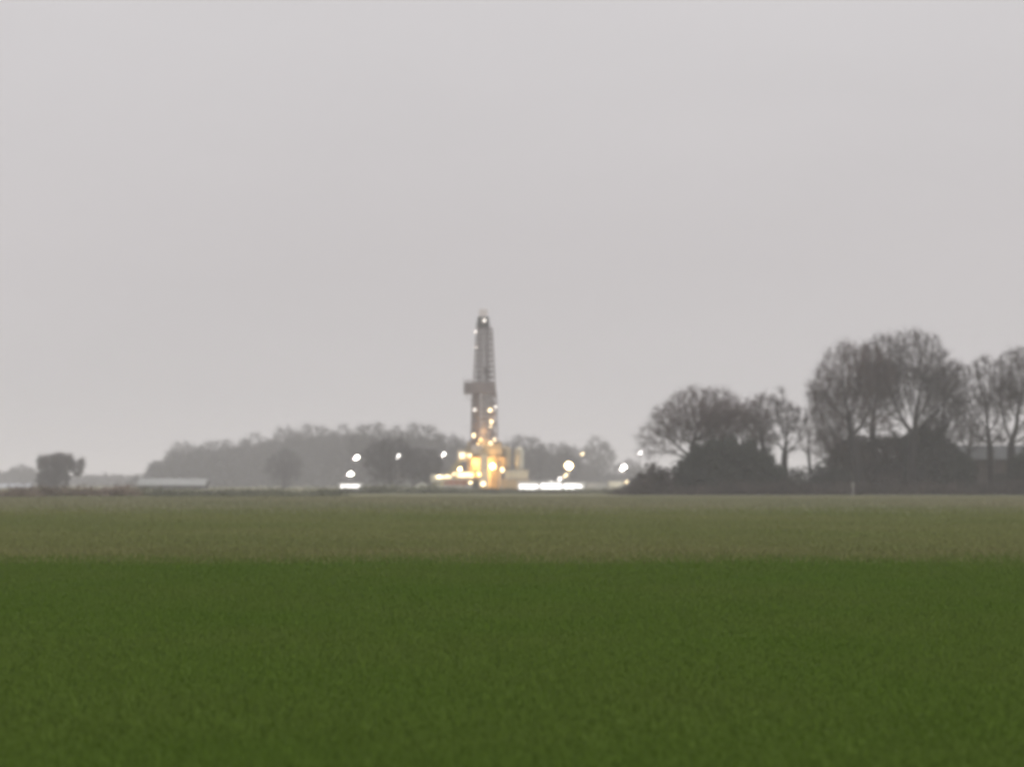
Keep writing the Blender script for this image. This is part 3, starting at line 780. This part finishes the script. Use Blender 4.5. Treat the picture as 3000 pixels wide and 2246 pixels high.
r2.bar((xl, 0, zm+1.1), (X(1384), 0, zm+1.1), .07); r2.bar((X(1384), -3.1, zm+1.1), (X(1384), 3.1, zm+1.1), .07); r2.bar((xr, -2.5, zm-.05), (xl, -2.5, zm-.05), .1)
r2.bar((xl, -2.5, zm), (X(1386), -2.5, zm-2.4), .12); r2.bar((xr, -2.5, zm), (X(1448), -2.5, zm-1.8), .1)
r2.build('board_railing', m_mast, rig)
# travelling block and top drive
tb = MB(); zb = Z(1087)
tb.box(-.1, 1.1, -.5, .5, zb-.8, zb+.9); tb.bar((.5, 0, zb-.8), (.5, 0, zb-3.2), .28, 8); tb.bar((.5, 0, zb-3.2), (.5, 0, zf), .09, 6)
for x in (.2, .4, .6, .8): tb.bar((x, 0, zb+.9), (x*.8, 0, zt), .04)
tb.build('travelling_block', m_dark, rig)
# crown
cb = MB()
cb.box(-2.0, 1.35, -1.9, 1.9, zt, zt+.25)
cb.box(-1.75, 1.15, -.9, .9, zt+.25, zt+2.9)
for x in (-2.0, -1.1, .2, 1.35):
    for y in (-1.9, 1.9): cb.bar((x, y, zt), (x, y, zt+1.4), .06)
for y in (-1.9, 1.9): cb.bar((-2.0, y, zt+1.35), (1.35, y, zt+1.35), .06)
for x in (-2.0, 1.35): cb.bar((x, -1.9, zt+1.35), (x, 1.9, zt+1.35), .06)
cb.bar((-.9, -.5, zt+.2), (-.9, -.5, zt+3.0), .2, 6)
cb.build('crown_block', m_dark, rig)
cg = MB(); cg.bar((-1.5, .0, zt+1.3), (-1.0, 0, Z(914)), .1); cg.bar((1.0, 0, zt+1.3), (.1, 0, Z(914)), .1); cg.bar((-1.1, 0, Z(914)), (.2, 0, Z(914)), .14); cg.bar((-.4, 0, Z(914)), (-.4, 0, Z(902)), .06)
cg.box(-1.3, .75, -.4, .4, Z(930), Z(906))
cg.build('crown_frame', mat('pale_frame', (.66, .60, .58), .6, .05), rig)
# floodlights fixed to the tower: (px, py, radius, material, elongation)
for i, (px, py, r, ml, ez) in enumerate([(1419, 940, .45, L_dim, 1.4), (1394, 972, .36, L_dim, 1.5), (1394, 1018, .52, L_dim, 1.0), (1391, 1201, .50, L_dim, 1),
     (1436, 1202, .62, L_warm, 1), (1452, 1192, .42, L_dim, 1), (1440, 1236, .45, L_warm, 1.5), (1438, 1250, .32, L_warm, 1), (1389, 1276, .40, L_warm, 2.2),
     (1409, 1288, .40, L_amber, 1.6), (1401, 1300, .38, L_amber, 1), (1413, 1306, .34, L_amber, 1.3), (1438, 1299, .60, L_warm, .9), (1449, 1288, .36, L_warm, 1.4),
     (1376, 1334, .55, L_warm, 1), (1445, 1366, .95, L_warm, 1.05), (1472, 1376, .55, L_warm, 1.5), (1406, 1388, .72, L_warm, .8), (1417, 1417, .85, L_warm, .95), (1381, 1413, .55, L_warm, 1)]):
    x, z = X(px), Z(py); y = -3.3 if py > 1150 else -2.2
    if py > 1310: y = -5.0
    if py > 1400: y = -13.5
    h = MB().box(x-.35, x+.35, y+.12, y+.3, z-.3, z+.3)
    if py > 1310: h.bar((x, y+.3, z-.2), (x, y+.3, 0 if py > 1360 else zf-.3), .07)
    else: h.bar((x, y+.28, z), (x, y+1.2, z), .08)
    fl = h.build('floodlight', m_dark, rig)
    MB().ball((x, y, z), r*.64, 12, 8, 1, .35, ez).build('lens', ml, fl)
for px, py, y, e in ((1419, 1300, -1.0, 2600), (1400, 1350, -.5, 4200), (1440, 1365, -5.5, 3600), (1408, 1392, -6.5, 900), (1436, 1225, -2.8, 500), (1415, 1262, 0, 700)):
    point('floodlight_glow', (X(px), y, Z(py)), e, (1, .58, .20), rig)

# doghouse left of the floor, on legs
t = thing('driller_cabin', (X(1361)+XC, YS-1, 0), 'pale pinkish cabin on a steel frame at the left side of the tower floor', 'cabin')
MB().box(-1.75, 1.75, -1.4, 1.6, Z(1352), Z(1318)).build('body', m_pink, t)
MB().box(-1.9, 1.9, -1.55, 1.75, Z(1318)+.003, Z(1318)+.14).build('roof', m_grey, t)
MB().box(-1.2, .3, -1.45, -1.404, Z(1342), Z(1326)).build('window', L_glow_warm, t)
f = MB()
for x in (-1.6, 1.6):
    for y in (-1.2, 1.4): f.bar((x, y, 0), (x, y, Z(1352)), .14)
f.bar((-1.6, -1.2, .3), (1.6, -1.2, Z(1352)-.2), .09); f.bar((1.6, -1.2, .3), (-1.6, -1.2, Z(1352)-.2), .09)
f.build('support_frame', m_steel, t)

# tall tanks right of the tower
def silo(px, py0, py1, wpx, label, m, ym=0):
    t = thing('silo_tank', (PX(px, YS+3+ym), YS+3+ym, 0), label, 'tank', 'upright tanks beside the tower')
    r = wpx/2*M(YS); z0, z1 = Z(py1), Z(py0)
    b = MB().bar((0, 0, z0), (0, 0, z1), r, 20).bar((0, 0, z1), (0, 0, z1+.5), r*.98, 20, r*.2).bar((0, 0, z0-1.2), (0, 0, z0), r*.2, 20, r*.98)
    b.build('body', m, t)
    l = MB()
    for k in range(4):
        a = math.pi/4 + k*math.pi/2; l.bar((r*.9*math.cos(a), r*.9*math.sin(a), 0), (r*.9*math.cos(a), r*.9*math.sin(a), z0+.6), .1)
    l.build('support_frame', m_steel, t)
    q = MB()
    for s_ in (-.2, .2): q.bar((s_, -r-.12, 0), (s_, -r-.12, z1), .04)
    for i in range(24): q.bar((-.2, -r-.12, .4+i*z1/25), (.2, -r-.12, .4+i*z1/25), .03)
    q.build('ladder', m_steel, t)
silo(1482, 1312, 1368, 30, 'left upright beige tank close against the right side of the tower', m_tan)
silo(1521, 1314, 1370, 26, 'right upright cream tank standing one gap away from the tower', m_cream)

# cabins and containers
def cabin(px0, px1, pyt, pyb, Y, label, m, name='site_cabin', d=2.5, lit_panels=(), wm=None, corr=True, group='cabins and containers of the drilling site', roof=None, door=True, z0=None, cat='cabin'):
    z0 = max(0, PZ(pyb, Y)) if z0 is None else z0; z1 = PZ(pyt, Y); hw = (px1-px0)/2*M(Y)
    t = thing(name, (PX((px0+px1)/2, Y), Y, z0), label, cat, group)
    hh = z1-z0
    b = MB().box(-hw, hw, 0, d, 0.12, hh-.12)
    if corr:
        k = int(hw*2/.55)
        for i in range(k):
            x = -hw + .3 + (2*hw-.6)*i/max(1, k-1); b.box(x-.1, x+.1, -.045, -.002, .2, hh-.2)
    b.build('body', m, t)
    for x in (-hw-.02, hw-.12):
        for y in (-.06, d-.08): MB().box(x, x+.14, y, y+.14, 0, hh).build('corner_post', m_grey, t)
    MB().box(-hw-.08, hw+.08, -.1, d+.1, hh, hh+.1).build('roof', roof or m_grey, t)
    for a, bb, c, dd, ml in lit_panels:
        x0, x1 = (a-(px0+px1)/2)*M(Y), (bb-(px0+px1)/2)*M(Y)
        wz1, wz0 = PZ(c, Y)-z0, PZ(dd, Y)-z0
        f = MB().box(x0-.08, x1+.08, -.12, -.05, wz0-.08, wz1+.08).build('window', m_grey, t)
        MB().box(x0, x1, -.15, -.122, wz0, wz1).build('glow_pane', ml, f)  # glowing face; in the lit rows it replaces light falling on the wall
    if door:
        MB().box(hw-1.2, hw-.4, -.1, -.05, .12, min(2.1, hh*.85)).build('door', m_dark, t)
    return t
YF = 716.0
# lower row (dark) and raised brightly lit row on the left of the tower
cabin(1300, 1374, 1404, 1440, YF-4, 'dull red oxide container below the yellow lit cabins', m_red, 'container', cat='container', door=False)
cabin(1376, 1405, 1400, 1440, YF-2, 'small dark generator box at the foot of the tower between two low lamps', m_dark, 'generator', cat='generator')
cabin(1262, 1330, 1389, 1408, YF+2, 'low cream cabin with a warm glow band as floodlit wall, left end of the raised row', m_cream, z0=PZ(1410, YF+2), lit_panels=[(1276, 1322, 1393, 1400, L_glow_warm)])  # glowing pane added where floodlights overexpose the wall
cabin(1264, 1330, 1410, 1440, YF+2, 'olive storage container carrying the leftmost raised cream cabin', mat('olive_paint', (.16, .15, .10), .8), 'container', cat='container', door=False)
cabin(1332, 1392, 1378, 1402, YF+4, 'cabin coloured floodlit yellow with a glowing wall band, the raised cabin nearest the tower', m_yel, z0=PZ(1402, YF+4), lit_panels=[(1340, 1386, 1384, 1397, L_glow_warm)])  # floodlight yellow put into the body colour; pane glows for the lit wall
cabin(1332, 1392, 1402.5, 1440, YF+4, 'brown container carrying the yellow cabin', mat('brown_paint', (.17, .12, .08), .8), 'container', cat='container', door=False)
cabin(1478, 1548, 1376, 1402, YF+6, 'beige container stacked on another, right of the tower', m_cream, 'container', z0=PZ(1402, YF+6), cat='container', door=False)
cabin(1470, 1552, 1402.5, 1440, YF+6, 'grey brown container under the stacked beige one', m_tan, 'container', cat='container', door=False)
cabin(1152, 1200, 1419, 1440, 606, 'low olive grey skip standing alone between the left cabins and the yellow row', mat('skip_paint', (.24, .24, .19), .8), 'skip', cat='skip', door=False)
heap(1236, 640, 5.5, 1.7, 'pale heap of gravel left of the yellow lit cabins', mat('pale_gravel', (.34, .33, .27), .95, .15, 1.0), 91)
heap(1150, 655, 4.0, 1.2, 'low pale heap of sand right of the plain grey cabin', mat('pale_sand', (.36, .34, .26), .95, .15, 1.0), 92)
# left small group
cabin(990, 1062, 1412, 1440, 600, 'small white cabin with one very bright long window, left end of the site', m_white, roof=m_dark, lit_panels=[(998, 1054, 1420, 1429, L_glow)], door=False)
cabin(1066, 1140, 1420, 1440, 596, 'plain pale grey cabin without lit windows beside the small bright one', m_cream, door=True)
# right bright row: glowing panes added in place of overexposed floodlit walls
cabin(1516, 1580, 1408, 1440, YF-6, 'long white cabin with a glowing floodlit wall band, first of the bright row', m_white, lit_panels=[(1522, 1576, 1419, 1432, L_glow)], door=False)
cabin(1582, 1648, 1408, 1440, YF-6, 'long white cabin with a glowing floodlit wall band, middle of the bright row', m_white, lit_panels=[(1584, 1645, 1417, 1431, L_glow)], door=False)
cabin(1650, 1716, 1410, 1440, YF-6, 'long white cabin under the largest round lamp, last of the bright row', m_white, lit_panels=[(1652, 1690, 1418, 1432, L_glow), (1692, 1706, 1419, 1428, L_glow)], door=False)
cabin(1720, 1778, 1413, 1440, YF-2, 'plain pale container right of the bright row', m_grey, 'container', cat='container', door=False)
cabin(1782, 1826, 1409, 1440, YF, 'pale container standing next to the lowest lit lamp', m_cream, 'container', cat='container', door=False)

# lighting towers
def light_tower(px, py, Y, label, r=.6, ml=None, base=0.0, twin=True, tilt=.5, e=0, col=(1, .95, .88)):
    t = thing('lighting_tower', (PX(px, Y), Y, 0), label, 'lighting tower', 'mobile lighting towers round the site')
    zt_ = PZ(py, Y); r *= .64
    b = MB().box(-.9, .9, -.6, .6, .45, 1.25); b.bar((-1.6, 0, .5), (-.9, 0, .5), .06); b.build('generator_box', m_yel if base else m_grey, t)
    for x in (-.45, .45): MB().bar((x, -.75, .3), (x, -.6, .3), .3, 14).bar((x, .6, .3), (x, .75, .3), .3, 14).build('wheel', m_rub, t)
    l = MB()
    for sx in (-1, 1):
        for sy in (-1, 1): l.bar((sx*.8, sy*.55, .5), (sx*1.3, sy*1.1, .02), .05)
    l.build('outrigger', m_steel, t)
    MB().bar((0, 0, 1.2), (0, 0, zt_*.6), .11, 8).bar((0, 0, zt_*.6), (0, 0, zt_-.1), .07, 8).build('pole', m_steel, t)
    h = MB().bar((-r*1.05, 0, zt_-r*.5*tilt*2), (r*1.05, 0, zt_+r*.5*tilt*2), .06).box(-r*.5, r*.5, .08, .25, zt_-r*.5, zt_+r*.5).build('lamp_head', m_dark, t)
    rr_ = random.Random(int(px*7+py))
    if twin == 'bank':
        for q in range(5):
            MB().ball((rr_.uniform(-.5, .5)*r, -.15, zt_ + rr_.uniform(-.45, .45)*r), r*rr_.uniform(.4, .62), 10, 7, 1, .45, .9).build('lens', ml or L_white, h)
        twin = None
    for s_ in ((-1, 1) if twin else (0,) if twin is False else ()):
        MB().ball((s_*r*.62, -.1, zt_ + s_*r*.75*tilt), r*((.80 if s_ > 0 else .48) if twin else 1), 12, 8, 1, .45, .9).build('lens', ml or L_white, h)
    if e: point('lamp_glow', (0, -1.0, zt_), e, col, t)
    return t
light_tower(1044, 1341, 730, 'lighting tower with a white lamp, upper one of the leftmost pair', .72, e=900)
light_tower(1026, 1388, 706, 'low lighting tower whose lamp sits right above the small bright cabin', .78, e=900, tilt=.15)
light_tower(1166, 1337, 740, 'lone lighting tower with a small slanting white lamp, second along the far wood', .56, tilt=1.0)
light_tower(1299, 1331, 738, 'lighting tower with a small lamp, next one left of the drilling tower', .52, tilt=.9, e=500)
light_tower(1666, 1364, 712, 'lighting tower with the largest round warm lamp above the bright row', 1.55, L_warm, twin=False, e=2600, col=(1, .85, .62))
light_tower(1705, 1330, 745, 'lighting tower with a small warm lamp high above the largest one', .56, L_warm, tilt=.3)
light_tower(1825, 1371, 715, 'lighting tower with a large slanting white lamp left of the bramble thicket', .92, tilt=.9, e=900)
light_tower(1874, 1327, 735, 'lighting tower whose lamp is the rightmost, at the tip of the domed tree boughs', .66, tilt=.3)
light_tower(1834, 1413, 700, 'lowest lamp of the right group, on a short pole just above the ground', .50, L_warm, tilt=1.0)
light_tower(1655, 1394, 716, 'short lighting tower with a warm lamp directly below the largest round one', .66, L_warm, tilt=.8)
light_tower(1638, 1405, 714, 'short white lamp resting just above the roof of the middle bright cabin', .62, tilt=.8)
light_tower(1612, 1411, 713, 'lowest white lamp poking above the roof of the middle bright cabin', .46, tilt=.3)
light_tower(1347, 1373, 712, 'pole lamp standing above the yellow cabin', .70, L_warm, twin='bank', e=900, col=(1, .85, .5))
light_tower(1330, 1388, 711, 'small pole lamp at the left corner of the yellow cabin', .45, L_warm, twin=False)
light_tower(1287, 1396, 709, 'small pole lamp in front of the leftmost raised cream cabin', .42, L_warm, twin=False, e=500, col=(1, .9, .6))
light_tower(1310, 1393, 709, 'small pole lamp in front of the right end of the leftmost raised cabin', .40, L_warm, twin=False)
light_tower(1372, 1386, 710, 'square warm lamp on a pole in front of the yellow cabin right end', .52, L_glow_warm, twin=False)

# ------------------------------------------------------------------ haze
hz = MB().box(-9500, 9500, -600, 9500, -1.0, 48.5).build('haze', None, None)
hz.data.materials.clear()
hm = bpy.data.materials.new('haze'); hm.use_nodes = True
hn = hm.node_tree.nodes; hn.clear()
ho = hn.new('ShaderNodeOutputMaterial'); pv = hn.new('ShaderNodeVolumePrincipled')
pv.inputs['Density'].default_value = HAZE_DENSITY; pv.inputs['Color'].default_value = HAZE_COLOR
pv.inputs['Anisotropy'].default_value = 0.0
hm.node_tree.links.new(pv.outputs[0], ho.inputs['Volume'])
hz.data.materials.append(hm); tag(hz, 'grey damp haze over the fields and the far wood', 'haze', kind='stuff')
